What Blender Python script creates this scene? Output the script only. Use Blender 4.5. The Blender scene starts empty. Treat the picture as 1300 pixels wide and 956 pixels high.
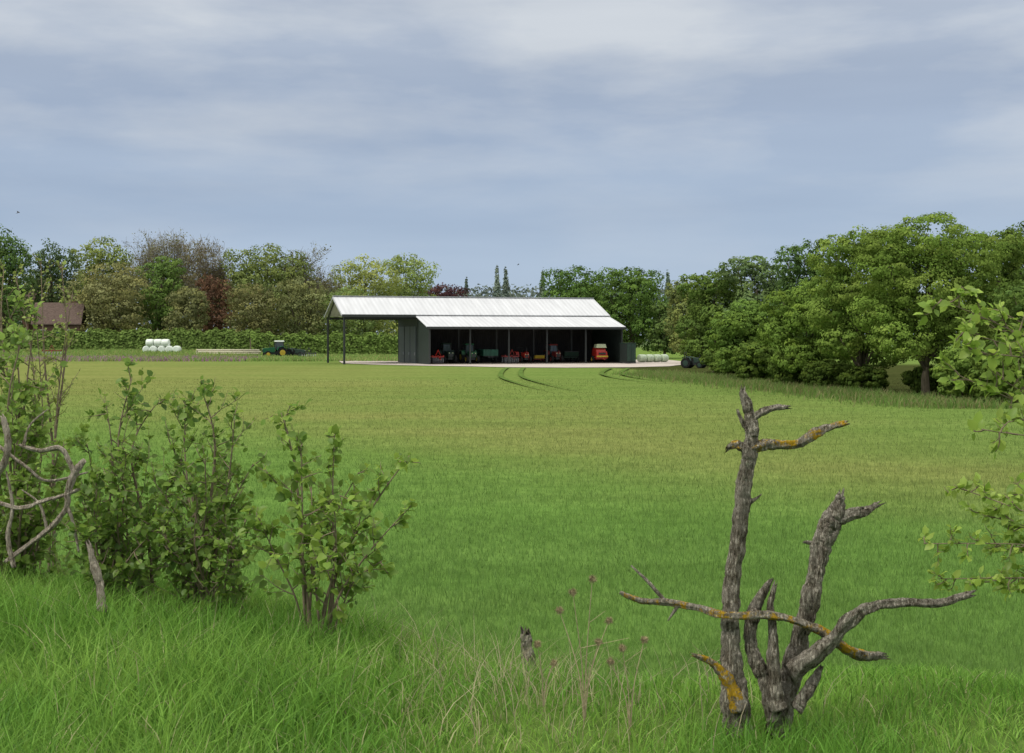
import bpy, math, random
import numpy as np
from mathutils import Vector
SC=bpy.context.scene; COL=SC.collection
F=1786.0; CX=650.0; HY=425.0; CH=3.8
R=math.radians
def at(px,py,Y): return ((px-CX)/F*Y, Y, CH-(py-HY)/F*Y)
def X(px,Y): return (px-CX)/F*Y
def ss(t):
    t=np.clip(t,0,1); return t*t*(3-2*t)
def gh(x,y):
    x=np.asarray(x,float); y=np.asarray(y,float)
    s=ss((x+2.2)/2.6)
    T=2.1*(1-s)+1.9*s; r=8.5*(1-s)+7.2*s
    h=T*(1-ss((y-r)/6.0))
    near=1-ss((y-11)/4)
    h=h+near*0.035*(np.sin(x*2.3+y*1.1)+np.sin(y*2.9-x*1.7))
    h=h+0.9*ss((y-205)/40)*ss((-x-28)/25)*ss((330-y)/60)
    return h
# ---------------------------------------------------------------- materials
def newmat(name):
    m=bpy.data.materials.new(name); m.use_nodes=True; nt=m.node_tree; nt.nodes.clear()
    return m,nt,nt.nodes,nt.links
def foliage(name,trans=.35,gloss=0.0,rough=.5,tv=1.3):
    m,nt,N,L=newmat(name)
    a=N.new('ShaderNodeAttribute'); a.attribute_name='Col'
    d=N.new('ShaderNodeBsdfDiffuse'); t=N.new('ShaderNodeBsdfTranslucent')
    mx=N.new('ShaderNodeMixShader'); mx.inputs[0].default_value=trans
    hs=N.new('ShaderNodeHueSaturation'); hs.inputs['Hue'].default_value=.49; hs.inputs['Value'].default_value=tv
    L.new(a.outputs['Color'],d.inputs[0]); L.new(a.outputs['Color'],hs.inputs['Color']); L.new(hs.outputs[0],t.inputs[0])
    L.new(d.outputs[0],mx.inputs[1]); L.new(t.outputs[0],mx.inputs[2])
    o=N.new('ShaderNodeOutputMaterial'); out=mx.outputs[0]
    if gloss>0:
        g=N.new('ShaderNodeBsdfGlossy'); g.inputs['Roughness'].default_value=rough; g.inputs[0].default_value=(.85,.85,.8,1)
        m2=N.new('ShaderNodeMixShader'); m2.inputs[0].default_value=gloss
        L.new(out,m2.inputs[1]); L.new(g.outputs[0],m2.inputs[2]); out=m2.outputs[0]
    L.new(out,o.inputs[0]); return m
def simple(name,col,rough=.7,var=.2,scale=3.0,bump=0.0,metal=0.0,stretch=(1,1,1),col2=None,detail=5):
    m,nt,N,L=newmat(name)
    p=N.new('ShaderNodeBsdfPrincipled'); p.inputs['Roughness'].default_value=rough; p.inputs['Metallic'].default_value=metal
    if rough>=.85: p.inputs['Specular IOR Level'].default_value=.0
    tc=N.new('ShaderNodeTexCoord'); mp=N.new('ShaderNodeMapping'); mp.inputs['Scale'].default_value=stretch
    n=N.new('ShaderNodeTexNoise'); n.inputs['Scale'].default_value=scale; n.inputs['Detail'].default_value=detail
    L.new(tc.outputs['Object'],mp.inputs[0]); L.new(mp.outputs[0],n.inputs[0])
    r=N.new('ShaderNodeValToRGB'); r.color_ramp.elements[0].position=.3; r.color_ramp.elements[1].position=.7
    c1=[c*(1-var) for c in col]+[1]; c2=[min(1,c*(1+var)) for c in (col2 or col)]+[1]
    r.color_ramp.elements[0].color=c1; r.color_ramp.elements[1].color=c2
    L.new(n.outputs[0],r.inputs[0]); L.new(r.outputs[0],p.inputs['Base Color'])
    if bump>0:
        b=N.new('ShaderNodeBump'); b.inputs['Strength'].default_value=bump; b.inputs['Distance'].default_value=.02
        L.new(n.outputs[0],b.inputs['Height']); L.new(b.outputs[0],p.inputs['Normal'])
    o=N.new('ShaderNodeOutputMaterial'); L.new(p.outputs[0],o.inputs[0]); return m
def sheet(name,col,period=.3,axis='X',rough=.5,bump=.6,dirt=.25,rib=.15):
    m,nt,N,L=newmat(name)
    p=N.new('ShaderNodeBsdfPrincipled'); p.inputs['Roughness'].default_value=rough; p.inputs['Specular IOR Level'].default_value=.2
    tc=N.new('ShaderNodeTexCoord')
    w=N.new('ShaderNodeTexWave'); w.bands_direction=axis; w.inputs['Scale'].default_value=1/period*.314
    L.new(tc.outputs['Object'],w.inputs[0])
    mp=N.new('ShaderNodeMapping'); mp.inputs['Scale'].default_value=(1.2,.15,.4)
    n=N.new('ShaderNodeTexNoise'); n.inputs['Scale'].default_value=1.0; n.inputs['Detail'].default_value=6
    L.new(tc.outputs['Object'],mp.inputs[0]); L.new(mp.outputs[0],n.inputs[0])
    r=N.new('ShaderNodeValToRGB'); r.color_ramp.elements[0].position=.3; r.color_ramp.elements[1].position=.65
    r.color_ramp.elements[0].color=[c*(1-dirt) for c in col]+[1]; r.color_ramp.elements[1].color=list(col)+[1]
    L.new(n.outputs[0],r.inputs[0])
    mx=N.new('ShaderNodeMixRGB'); mx.blend_type='MULTIPLY'; mx.inputs[0].default_value=rib
    L.new(r.outputs[0],mx.inputs[1]); L.new(w.outputs['Color'],mx.inputs[2]); L.new(mx.outputs[0],p.inputs['Base Color'])
    b=N.new('ShaderNodeBump'); b.inputs['Strength'].default_value=bump; b.inputs['Distance'].default_value=.04
    L.new(w.outputs['Color'],b.inputs['Height']); L.new(b.outputs[0],p.inputs['Normal'])
    o=N.new('ShaderNodeOutputMaterial'); L.new(p.outputs[0],o.inputs[0]); return m
M={}
M['leaf']=foliage('far_foliage',.20)
M['nleaf']=foliage('near_leaf',.42,.02,.45,1.35)
M['blade']=foliage('grass_blade',.42,.01,.5)
M['bark']=simple('bark',(.12,.10,.07),.9,.35,4,.6,stretch=(3,3,.6))
M['twig']=simple('twig_bark',(.20,.16,.11),.85,.3,30,.2)
M['concrete']=simple('yard_concrete',(.44,.39,.35),.9,.18,.5,0)
M['roof']=sheet('roof_sheet',(.60,.61,.63),.6,'X',.6,.18,.16,.10)
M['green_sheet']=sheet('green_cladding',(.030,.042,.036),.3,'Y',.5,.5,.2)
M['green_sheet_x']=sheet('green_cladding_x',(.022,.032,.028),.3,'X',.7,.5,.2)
M['door_sheet']=sheet('door_panel',(.10,.12,.12),.25,'Y',.5,.5,.2)
M['grey_sheet']=sheet('inner_cladding',(.055,.05,.05),.3,'X',.7,.4,.3)
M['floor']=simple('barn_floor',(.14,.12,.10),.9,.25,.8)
M['steel']=simple('dark_steel',(.022,.026,.025),.6,.2,4)
M['galv']=simple('galvanised_steel',(.34,.35,.36),.5,.2,4)
M['rubber']=simple('tyre_rubber',(.022,.022,.022),.85,.25,6,.3)
M['tgreen']=simple('green_paint',(.010,.10,.036),.4,.2,4)
M['teal']=simple('teal_paint',(.010,.09,.05),.45,.2,4)
M['tdark']=simple('dark_green_paint',(.012,.036,.022),.6,.3,4)
M['red']=simple('red_paint',(.42,.025,.015),.4,.2,4)
M['dred']=simple('dull_red_paint',(.20,.022,.018),.5,.3,4)
M['yellow']=simple('yellow_paint',(.45,.32,.03),.4,.15,4)
M['pale']=simple('pale_panel',(.46,.52,.32),.5,.15,4)
M['white']=simple('white_wrap',(.68,.73,.66),.35,.08,3,.2)
M['pgreen']=simple('pale_green_wrap',(.40,.48,.34),.35,.15,3,.2)
M['glass']=simple('cab_glass',(.05,.07,.08),.08,.1,3)
M['straw']=simple('straw_pole',(.46,.43,.31),.8,.2,6)
M['brick']=simple('house_brick',(.13,.08,.06),.9,.3,8)
M['tile']=simple('roof_tile',(.12,.088,.074),.9,.35,3,stretch=(1,1,4))
M['hplaster']=simple('window_frame',(.6,.6,.58),.6,.1,3)
M['seed']=simple('seed_head',(.27,.225,.13),.9,.4,60,.3)
M['stalk']=simple('dry_stalk',(.36,.30,.19),.9,.25,30)
M['bird']=simple('bird_feather',(.02,.02,.022),.8,.2,10)
def barkmat(name,base,light,lichen,crack=.45):
    m,nt,N,L=newmat(name)
    p=N.new('ShaderNodeBsdfPrincipled'); p.inputs['Roughness'].default_value=.95; p.inputs['Specular IOR Level'].default_value=.05
    tc=N.new('ShaderNodeTexCoord'); mp=N.new('ShaderNodeMapping'); mp.inputs['Scale'].default_value=(1,1,.24)
    L.new(tc.outputs['Object'],mp.inputs[0])
    n=N.new('ShaderNodeTexNoise'); n.inputs['Scale'].default_value=75; n.inputs['Detail'].default_value=9; n.inputs['Roughness'].default_value=.76
    L.new(mp.outputs[0],n.inputs[0])
    vo=N.new('ShaderNodeTexVoronoi'); vo.feature='DISTANCE_TO_EDGE'; vo.inputs['Scale'].default_value=85
    nd=N.new('ShaderNodeMixRGB'); nd.inputs[0].default_value=.06; L.new(mp.outputs[0],nd.inputs[1]); L.new(n.outputs['Color'],nd.inputs[2]); L.new(nd.outputs[0],vo.inputs['Vector'])
    vr=N.new('ShaderNodeValToRGB'); vr.color_ramp.elements[0].position=.0; vr.color_ramp.elements[1].position=.16; vr.color_ramp.elements[0].color=(.16,.15,.13,1); L.new(vo.outputs['Distance'],vr.inputs[0])
    n2=N.new('ShaderNodeTexNoise'); n2.inputs['Scale'].default_value=14; n2.inputs['Detail'].default_value=7; n2.inputs['Roughness'].default_value=.65
    L.new(tc.outputs['Object'],n2.inputs[0])
    r=N.new('ShaderNodeValToRGB'); e=r.color_ramp.elements; e[0].position=.38; e[1].position=.60
    e[0].color=[c*.28 for c in base]+[1]; e[1].color=list(light)+[1]
    q=e.new(.49); q.color=list(base)+[1]
    L.new(n.outputs[0],r.inputs[0])
    r2=N.new('ShaderNodeValToRGB'); r2.color_ramp.elements[0].position=.46; r2.color_ramp.elements[1].position=.56
    L.new(n2.outputs[0],r2.inputs[0])
    mx=N.new('ShaderNodeMixRGB'); mx.blend_type='MIX'; mx.inputs[2].default_value=list(light)+[1]
    mm=N.new('ShaderNodeMath'); mm.operation='MULTIPLY'; mm.inputs[1].default_value=.65
    L.new(r2.outputs[0],mm.inputs[0]); L.new(mm.outputs[0],mx.inputs[0]); L.new(r.outputs[0],mx.inputs[1])
    mk=N.new('ShaderNodeMixRGB'); mk.blend_type='MULTIPLY'; mk.inputs[0].default_value=crack; L.new(mx.outputs[0],mk.inputs[1]); L.new(vr.outputs[0],mk.inputs[2])
    n3=N.new('ShaderNodeTexNoise'); n3.inputs['Scale'].default_value=15; n3.inputs['Detail'].default_value=9; n3.inputs['Roughness'].default_value=.8
    mp3=N.new('ShaderNodeMapping'); mp3.inputs['Location'].default_value=(3.1,7.7,1.3); L.new(tc.outputs['Object'],mp3.inputs[0]); L.new(mp3.outputs[0],n3.inputs[0])
    r3=N.new('ShaderNodeValToRGB'); r3.color_ramp.elements[0].position=lichen; r3.color_ramp.elements[1].position=lichen+.05
    L.new(n3.outputs[0],r3.inputs[0])
    m3=N.new('ShaderNodeMixRGB'); m3.inputs[2].default_value=(.58,.36,.03,1)
    L.new(r3.outputs[0],m3.inputs[0]); L.new(mk.outputs[0],m3.inputs[1]); L.new(m3.outputs[0],p.inputs['Base Color'])
    ad=N.new('ShaderNodeMath'); ad.operation='MULTIPLY_ADD'; ad.inputs[1].default_value=.5; L.new(vr.outputs[0],ad.inputs[0]); L.new(n.outputs[0],ad.inputs[2])
    b=N.new('ShaderNodeBump'); b.inputs['Strength'].default_value=1.0; b.inputs['Distance'].default_value=.012
    L.new(ad.outputs[0],b.inputs['Height']); L.new(b.outputs[0],p.inputs['Normal'])
    o=N.new('ShaderNodeOutputMaterial'); L.new(p.outputs[0],o.inputs[0]); return m
M['deadbark']=barkmat('dead_bark',(.25,.215,.16),(.56,.51,.42),.68,.7)
M['lichenbark']=barkmat('lichen_bark',(.27,.235,.165),(.56,.51,.42),.505,.55)
M['bleached']=barkmat('bleached_wood',(.40,.33,.25),(.66,.58,.47),.9,.1)
# ---------------------------------------------------------------- object helpers
def tag(o,label=None,cat=None,group=None,kind=None):
    if label: o['label']=label
    if cat: o['category']=cat
    if group: o['group']=group
    if kind: o['kind']=kind
    return o
def thing(name,label,cat,loc=(0,0,0),rz=0,group=None):
    o=bpy.data.objects.new(name,None); COL.objects.link(o); o.location=loc; o.rotation_euler=(0,0,rz); o.empty_display_size=.2
    return tag(o,label,cat,group)
def link(name,me,mat,parent=None):
    o=bpy.data.objects.new(name,me); COL.objects.link(o); me.materials.append(mat)
    if parent: o.parent=parent
    return o
def fast(name,V,Fc,mat,parent=None,cols=None,smooth=False):
    V=np.ascontiguousarray(V,dtype=np.float32).reshape(-1,3); Fc=np.ascontiguousarray(Fc,dtype=np.int32)
    nf,k=Fc.shape
    me=bpy.data.meshes.new(name); me.vertices.add(len(V)); me.vertices.foreach_set('co',V.ravel())
    me.loops.add(nf*k); me.loops.foreach_set('vertex_index',Fc.ravel())
    me.polygons.add(nf); me.polygons.foreach_set('loop_start',np.arange(nf,dtype=np.int32)*k)
    try: me.polygons.foreach_set('loop_total',np.full(nf,k,dtype=np.int32))
    except Exception: pass
    if smooth: me.polygons.foreach_set('use_smooth',np.ones(nf,dtype=bool))
    me.update(calc_edges=True)
    if cols is not None:
        a=me.color_attributes.new('Col','FLOAT_COLOR','POINT')
        c=np.ones((len(V),4),dtype=np.float32); c[:,:3]=np.clip(cols,0,1); a.data.foreach_set('color',c.ravel())
    return link(name,me,mat,parent)
def catmull(pts,sub=6):
    P=np.array(pts,float); out=[]
    n=len(P)
    for i in range(n-1):
        p0=P[max(i-1,0)];p1=P[i];p2=P[i+1];p3=P[min(i+2,n-1)]
        for k in range(sub):
            t=k/sub
            out.append(.5*((2*p1)+(-p0+p2)*t+(2*p0-5*p1+4*p2-p3)*t*t+(-p0+3*p1-3*p2+p3)*t**3))
    out.append(P[-1]); return np.array(out)
class MB:
    def __init__(s): s.v=[]; s.f=[]
    def box(s,c,d,top=(1,1),sh=(0,0)):
        b=len(s.v); x,y,z=c; a,e,h=d[0]/2,d[1]/2,d[2]/2
        for q,(tx,ty),(ox,oy) in ((-h,(1,1),(0,0)),(h,top,sh)):
            for i,j in ((-1,-1),(1,-1),(1,1),(-1,1)): s.v.append((x+i*a*tx+ox,y+j*e*ty+oy,z+q))
        s.f+=[tuple(b+i for i in q) for q in ((3,2,1,0),(4,5,6,7),(0,1,5,4),(1,2,6,5),(2,3,7,6),(3,0,4,7))]; return s
    def tube(s,pts,rad,n=6,rough=0,rng=None,cap=True):
        P=np.array(pts,float); m=len(P); b=len(s.v)
        T=np.gradient(P,axis=0); T/= (np.linalg.norm(T,axis=1)[:,None]+1e-9)
        ref=np.array([0,0,1.]) if abs(T[0][2])<.9 else np.array([1.,0,0])
        u=np.cross(T[0],ref); u/=np.linalg.norm(u)
        ph=random.random()*6
        kn=[random.uniform(-.5,.5) for _ in range(n)]; tip=[random.choice((-.6,-.2,.2,.8,1.6,3.0,4.5))*random.uniform(.6,1.2) for _ in range(n)]
        for i in range(m):
            u=u-T[i]*np.dot(u,T[i]); u/=(np.linalg.norm(u)+1e-9); w=np.cross(T[i],u)
            for k in range(n):
                a=2*math.pi*k/n; rr=rad[i]
                if rough:
                    kn[k]=kn[k]*.8+random.uniform(-.5,.5)*.65
                    rr*=1+rough*(1.0*math.sin(3*a+ph+i*.06)+.8*math.sin(5*a-ph*2+i*.12)+1.5*kn[k])
                s.v.append(tuple(P[i]+(u*math.cos(a)+w*math.sin(a))*rr*(.75 if (rough and i==m-1) else 1)+(T[i]*tip[k]*rr*.6 if (rough and i==m-1) else 0)))
        for i in range(m-1):
            for k in range(n):
                k2=(k+1)%n; s.f.append((b+i*n+k,b+i*n+k2,b+(i+1)*n+k2,b+(i+1)*n+k))
        if cap:
            s.f.append(tuple(b+k for k in range(n))[::-1])
            if rough:
                c=len(s.v); s.v.append(tuple(P[-1]-T[-1]*rad[-1]*.3))
                for k in range(n): s.f.append((b+(m-1)*n+k,b+(m-1)*n+(k+1)%n,c))
            else: s.f.append(tuple(b+(m-1)*n+k for k in range(n)))
        return s
    def bar(s,p,q,r,n=4): return s.tube([p,q],[r,r],n)
    def lathex(s,c,prof,n=18):
        b=len(s.v)
        for (x,r) in prof:
            for k in range(n):
                a=2*math.pi*k/n; s.v.append((c[0]+x,c[1]+r*math.cos(a),c[2]+r*math.sin(a)))
        m=len(prof)
        for i in range(m-1):
            for k in range(n):
                k2=(k+1)%n; s.f.append((b+i*n+k,b+i*n+k2,b+(i+1)*n+k2,b+(i+1)*n+k))
        s.f.append(tuple(b+k for k in range(n))[::-1]); s.f.append(tuple(b+(m-1)*n+k for k in range(n))); return s
    def prism(s,prof,x0,x1):
        b=len(s.v); n=len(prof)
        for x in (x0,x1):
            for y,z in prof: s.v.append((x,y,z))
        s.f.append(tuple(range(b,b+n))); s.f.append(tuple(range(b+2*n-1,b+n-1,-1)))
        for k in range(n):
            k2=(k+1)%n; s.f.append((b+k,b+n+k,b+n+k2,b+k2))
        return s
    def build(s,name,mat,parent=None,smooth=False):
        me=bpy.data.meshes.new(name); me.from_pydata(s.v,[],s.f); me.update()
        if smooth: me.polygons.foreach_set('use_smooth',[True]*len(me.polygons))
        return link(name,me,mat,parent)
def unit(V): return V/(np.linalg.norm(V,axis=-1,keepdims=True)+1e-9)
# ---------------------------------------------------------------- leaf clouds
KF=1.95
def quads(P,Nn,size,rng,asp=.75):
    n=len(P); r=rng.normal(size=(n,3)); a=unit(np.cross(Nn,r)); b=np.cross(Nn,a)
    s=size[:,None]*.5
    V=np.stack([P-a*s,P-b*s*asp,P+a*s,P+b*s*asp],1)
    return V.reshape(-1,3),np.arange(n*4).reshape(n,4)
def cloud(lobes,n,size,col,rng,clump=.38,nc=30,var=.2,col2=None):
    lob=np.array(lobes,float); w=(lob[:,3:6].prod(1))**(2/3); w/=w.sum()
    PP=[];NN=[];CC=[]
    col=np.array(col)*KF; col2=np.array(col2)*KF if col2 is not None else col*np.array([1.25,1.15,.95])
    for L,ww in zip(lob,w):
        k=nc; i=np.arange(k)+rng.random(); zz=1-2*(i/k)**.95*.98; ph=i*2.39996+rng.random()*6
        zz=np.clip(zz,-1,1); d=unit(np.stack([np.sqrt(1-zz**2)*np.cos(ph),np.sqrt(1-zz**2)*np.sin(ph),zz],1)+rng.normal(size=(k,3))*.16); Rr=L[3:6]
        cen=L[:3]+d*Rr*rng.uniform(.66,.82,(k,1)); cr=clump*rng.uniform(.7,1.25,k); lf=rng.uniform(.85,1.15)
        m=max(8,int(n*ww/k))
        for j in range(k):
            dd=unit(rng.normal(size=(m,3))+d[j]*.5+np.array([0,0,.2]))
            rr=cr[j]*np.where(rng.random(m)<.07,rng.uniform(1.0,1.35,m),rng.uniform(.5,1.02,m))
            pp=cen[j]+dd*rr[:,None]*Rr*np.array([1,1,.8]); PP.append(pp)
            ln=unit((pp-L[:3])/Rr); NN.append(unit(dd*.8+ln*.7+rng.normal(size=(m,3))*.28+np.array([0,0,.1])))
            f=rng.uniform(1-var,1+var)*lf; mixv=rng.random()**1.5
            CC.append((col*(1-mixv)+col2*mixv)[None]*f*rng.uniform(.86,1.14,(m,1)))
    P=np.concatenate(PP); Nn=np.concatenate(NN); C=np.concatenate(CC)
    ok=P[:,2]>.05; P=P[ok];Nn=Nn[ok];C=C[ok]
    V,Fq=quads(P,Nn,size*rng.uniform(.6,1.35,len(P)),rng)
    return V,Fq,np.repeat(C,4,0)
def auto_lobes(W,H,cb,rng,k=9,depth=.8):
    L=[]; z0=H*cb; hz=(H-z0)/2; zc=z0+hz; el=1.0 if hz<1.7*W else 1.6
    L.append((0,0,zc,W*.68,W*.68*depth,hz*.76))
    for i in range(k):
        a=2*math.pi*(i*.618+rng.uniform(-.05,.05)); h=-.78+1.25*(i+.5)/k
        rad=W*.60*math.sqrt(max(.3,1-h*h*.8)); r=W*rng.uniform(.38,.52); rz=r*.74*el
        L.append((math.cos(a)*rad,math.sin(a)*rad*depth,max(zc+h*hz*.9,rz*.8),r,r,rz))
    for i in range(3):
        r=W*rng.uniform(.42,.56); rz=r*.72*el; L.append(((i-1)*.42*W+rng.uniform(-.1,.1)*W,rng.uniform(-.25,.25)*W,H-rz*(1.0 if i==1 else rng.uniform(1.1,1.7)),r,r,rz))
    return L
def limbs(mb,lobes,H,W,rng,trunk_r,fork=.3):
    mb.tube(catmull([(0,0,-.3),(rng.uniform(-.03,.03)*W,0,H*fork*.5),(rng.uniform(-.06,.06)*W,0,H*fork),(rng.uniform(-.1,.1)*W,0,H*.7)],3),np.linspace(trunk_r*1.25,trunk_r*.35,10),8)
    for L in lobes[1:]:
        st=(0,0,H*fork*rng.uniform(.6,1.1)); m=((st[0]+L[0])*.45,(st[1]+L[1])*.45,(st[2]+L[2])*.5)
        mb.tube(catmull([st,m,(L[0],L[1],L[2]+L[5]*.2)],3),np.linspace(trunk_r*.5,trunk_r*.1,7),5)
def tree(label,px,Y,top,hw,col,n=6000,size=.45,cb=.12,seed=1,name='broadleaf_tree',group=None,cat='tree',col2=None,k=9,depth=.8,clump=.36,nc=26,var=.14,tr=None):
    rng=np.random.default_rng(seed); x=X(px,Y); z=float(gh(x,Y))
    H=CH-(top-HY)/F*Y-z; W=hw/F*Y*1.06
    t=thing(name,label,cat,(x,Y,z),0,group)
    lob=auto_lobes(W,H,cb,rng,k,depth)
    mb=MB(); limbs(mb,lob,H,W,rng,tr or H*.022,fork=max(.12,cb+.08)); mb.build('trunk',M['bark'],t,True)
    V,Fq,C=cloud(lob,n,size,col,rng,clump,nc,var,col2)
    fast('crown',V,Fq,M['leaf'],t,C); return t
def bare_tree(label,px,Y,top,hw,col,seed,buds=None,n=4500,group=None):
    rng=np.random.default_rng(seed); random.seed(seed); x=X(px,Y); z=float(gh(x,Y))
    H=CH-(top-HY)/F*Y-z; W=hw/F*Y
    t=thing('bare_tree',label,'tree',(x,Y,z),0,group); mb=MB(); tips=[]
    def grow(p,d,l,r,lv):
        p=np.array(p); d=np.array(d)/np.linalg.norm(d); pts=[p]
        for i in range(3):
            d=unit(d+rng.normal(size=3)*.13+np.array([0,0,.06])); p=p+d*l/3; pts.append(p)
        mb.tube(pts,np.linspace(r,r*.5,4),4,cap=False)
        if lv==0: tips.append((p,d)); return
        for i in range(4):
            q=pts[rng.integers(1,4)]; nd=unit(d+rng.normal(size=3)*.55); grow(q,nd,l*.62,r*.5,lv-1)
        tips.append((p,d))
    for i in range(7):
        a=i*2*math.pi/7+rng.uniform(-.3,.3); sp=rng.uniform(.15,.75)*W/H*1.9
        grow((0,0,H*rng.uniform(.15,.35)),(math.cos(a)*sp,math.sin(a)*sp,1),H*.34,H*.010,3)
    mb.tube([(0,0,-.3),(0,0,H*.35),(.2,0,H*.55)],[H*.022,H*.016,H*.008],7)
    P=np.array([a for a,b in tips]); s=max(W/ max(np.percentile(np.abs(P[:,0]),97),.1),.1)*.9; sz=H*.96/np.percentile(P[:,2],99)
    mb.v=[(v[0]*s,v[1]*s,v[2]*sz) for v in mb.v]
    mt=simple('pale_bark',(col[0]*.8,col[1]*.8,col[2]*.8),.9,.2,2)
    mb.build('trunk',mt,t)
    P=P*np.array([s,s,sz]); D=unit(np.array([b for a,b in tips])*np.array([s,s,1]))
    idx=rng.integers(0,len(P),n); d=unit(D[idx]+rng.normal(size=(n,3))*.55); p=P[idx]+rng.normal(size=(n,3))*.35
    l=rng.uniform(.6,1.6,n)[:,None]; w=unit(np.cross(d,rng.normal(size=(n,3))))*.035
    V=np.stack([p-w,p+w,p+d*l+w*.4,p+d*l-w*.4],1).reshape(-1,3); C=np.repeat(np.array(col)[None]*rng.uniform(.7,1.3,(n,1)),4,0)
    fast('twigs',V,np.arange(n*4).reshape(n,4),M['leaf'],t,C)
    if buds is not None:
        m=int(n*.9); i2=rng.integers(0,len(P),m); pp=P[i2]+rng.normal(size=(m,3))*.7
        V,Fq=quads(pp,unit(rng.normal(size=(m,3))),np.full(m,.36)*rng.uniform(.5,1.3,m),rng)
        fast('crown',V,Fq,M['leaf'],t,np.repeat(np.array(buds)[None]*1.6*rng.uniform(.7,1.3,(m,1)),4,0))
    return t
# ---------------------------------------------------------------- world
w=bpy.data.worlds.new('World'); SC.world=w; w.use_nodes=True; nt=w.node_tree; N=nt.nodes; L=nt.links; N.clear()
SUN_EL=R(50); SUN_AZ=math.atan2(-.64,-.45)
sky=N.new('ShaderNodeTexSky'); sky.sky_type='NISHITA'; sky.sun_disc=False; sky.sun_elevation=SUN_EL; sky.sun_rotation=SUN_AZ; sky.air_density=1.2; sky.dust_density=1.5
tc=N.new('ShaderNodeTexCoord'); sep=N.new('ShaderNodeSeparateXYZ'); L.new(tc.outputs['Generated'],sep.inputs[0])
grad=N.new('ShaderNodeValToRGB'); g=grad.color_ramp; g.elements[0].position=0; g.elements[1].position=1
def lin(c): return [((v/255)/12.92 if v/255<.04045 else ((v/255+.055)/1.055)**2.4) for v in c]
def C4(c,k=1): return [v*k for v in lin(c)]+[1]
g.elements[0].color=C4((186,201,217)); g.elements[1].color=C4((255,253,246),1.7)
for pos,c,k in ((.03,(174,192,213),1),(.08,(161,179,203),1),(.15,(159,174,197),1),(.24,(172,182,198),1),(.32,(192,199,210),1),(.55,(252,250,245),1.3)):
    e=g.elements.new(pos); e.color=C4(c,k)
L.new(sep.outputs['Z'],grad.inputs[0])
mp=N.new('ShaderNodeMapping'); mp.inputs['Scale'].default_value=(1.0,1.0,4.0); mp.inputs['Location'].default_value=(.30,.2,.15); mp.inputs['Rotation'].default_value=(0,R(4),0); L.new(tc.outputs['Generated'],mp.inputs[0])
n1=N.new('ShaderNodeTexNoise'); n1.inputs['Scale'].default_value=4.6; n1.inputs['Detail'].default_value=10; n1.inputs['Roughness'].default_value=.54; n1.inputs['Distortion'].default_value=.1; L.new(mp.outputs[0],n1.inputs[0])
cr=N.new('ShaderNodeValToRGB'); cr.color_ramp.elements[0].position=.42; cr.color_ramp.elements[1].position=.66; L.new(n1.outputs[0],cr.inputs[0])
zr=N.new('ShaderNodeMapRange'); zr.inputs['From Min'].default_value=.08; zr.inputs['From Max'].default_value=.20; zr.inputs['To Min'].default_value=.2; zr.inputs['To Max'].default_value=1.0; L.new(sep.outputs['Z'],zr.inputs[0])
z2=N.new('ShaderNodeMapRange'); z2.inputs['From Min'].default_value=.26; z2.inputs['From Max'].default_value=.4; z2.inputs['To Min'].default_value=1; z2.inputs['To Max'].default_value=0; L.new(sep.outputs['Z'],z2.inputs[0])
mu=N.new('ShaderNodeMath'); mu.operation='MULTIPLY'; L.new(cr.outputs[0],mu.inputs[0]); L.new(zr.outputs[0],mu.inputs[1])
mu2=N.new('ShaderNodeMath'); mu2.operation='MULTIPLY'; L.new(mu.outputs[0],mu2.inputs[0]); L.new(z2.outputs[0],mu2.inputs[1])
mc=N.new('ShaderNodeMixRGB'); L.new(mu2.outputs[0],mc.inputs[0]); L.new(grad.outputs[0],mc.inputs[1]); mc.inputs[2].default_value=C4((200,206,214))
mp2=N.new('ShaderNodeMapping'); mp2.inputs['Scale'].default_value=(1,1,8); mp2.inputs['Location'].default_value=(2,1,.4); L.new(tc.outputs['Generated'],mp2.inputs[0])
n2=N.new('ShaderNodeTexNoise'); n2.inputs['Scale'].default_value=2.8; n2.inputs['Detail'].default_value=6; L.new(mp2.outputs[0],n2.inputs[0])
cr2=N.new('ShaderNodeValToRGB'); cr2.color_ramp.elements[0].position=.35; cr2.color_ramp.elements[0].color=(.94,.95,.96,1); cr2.color_ramp.elements[1].position=.66; cr2.color_ramp.elements[1].color=(1.06,1.055,1.04,1); L.new(n2.outputs[0],cr2.inputs[0])
mm=N.new('ShaderNodeMixRGB'); mm.blend_type='MULTIPLY'; mm.inputs[0].default_value=1; L.new(mc.outputs[0],mm.inputs[1]); L.new(cr2.outputs[0],mm.inputs[2])
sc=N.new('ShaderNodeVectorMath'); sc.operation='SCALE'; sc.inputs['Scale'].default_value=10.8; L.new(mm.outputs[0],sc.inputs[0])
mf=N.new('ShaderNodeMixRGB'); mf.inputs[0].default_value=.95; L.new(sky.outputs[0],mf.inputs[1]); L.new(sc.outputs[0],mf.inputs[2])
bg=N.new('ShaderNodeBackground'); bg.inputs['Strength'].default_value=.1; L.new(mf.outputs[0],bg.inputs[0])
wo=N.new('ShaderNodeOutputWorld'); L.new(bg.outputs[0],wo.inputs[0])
sl=bpy.data.lights.new('sun','SUN'); sl.energy=1.7; sl.angle=R(10); sl.color=(1,.96,.87)
so=bpy.data.objects.new('sun',sl); COL.objects.link(so)
sd=Vector((math.sin(SUN_AZ)*math.cos(SUN_EL),math.cos(SUN_AZ)*math.cos(SUN_EL),math.sin(SUN_EL)))
so.rotation_euler=sd.to_track_quat('Z','Y').to_euler(); so.location=(-20,-20,40)
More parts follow.
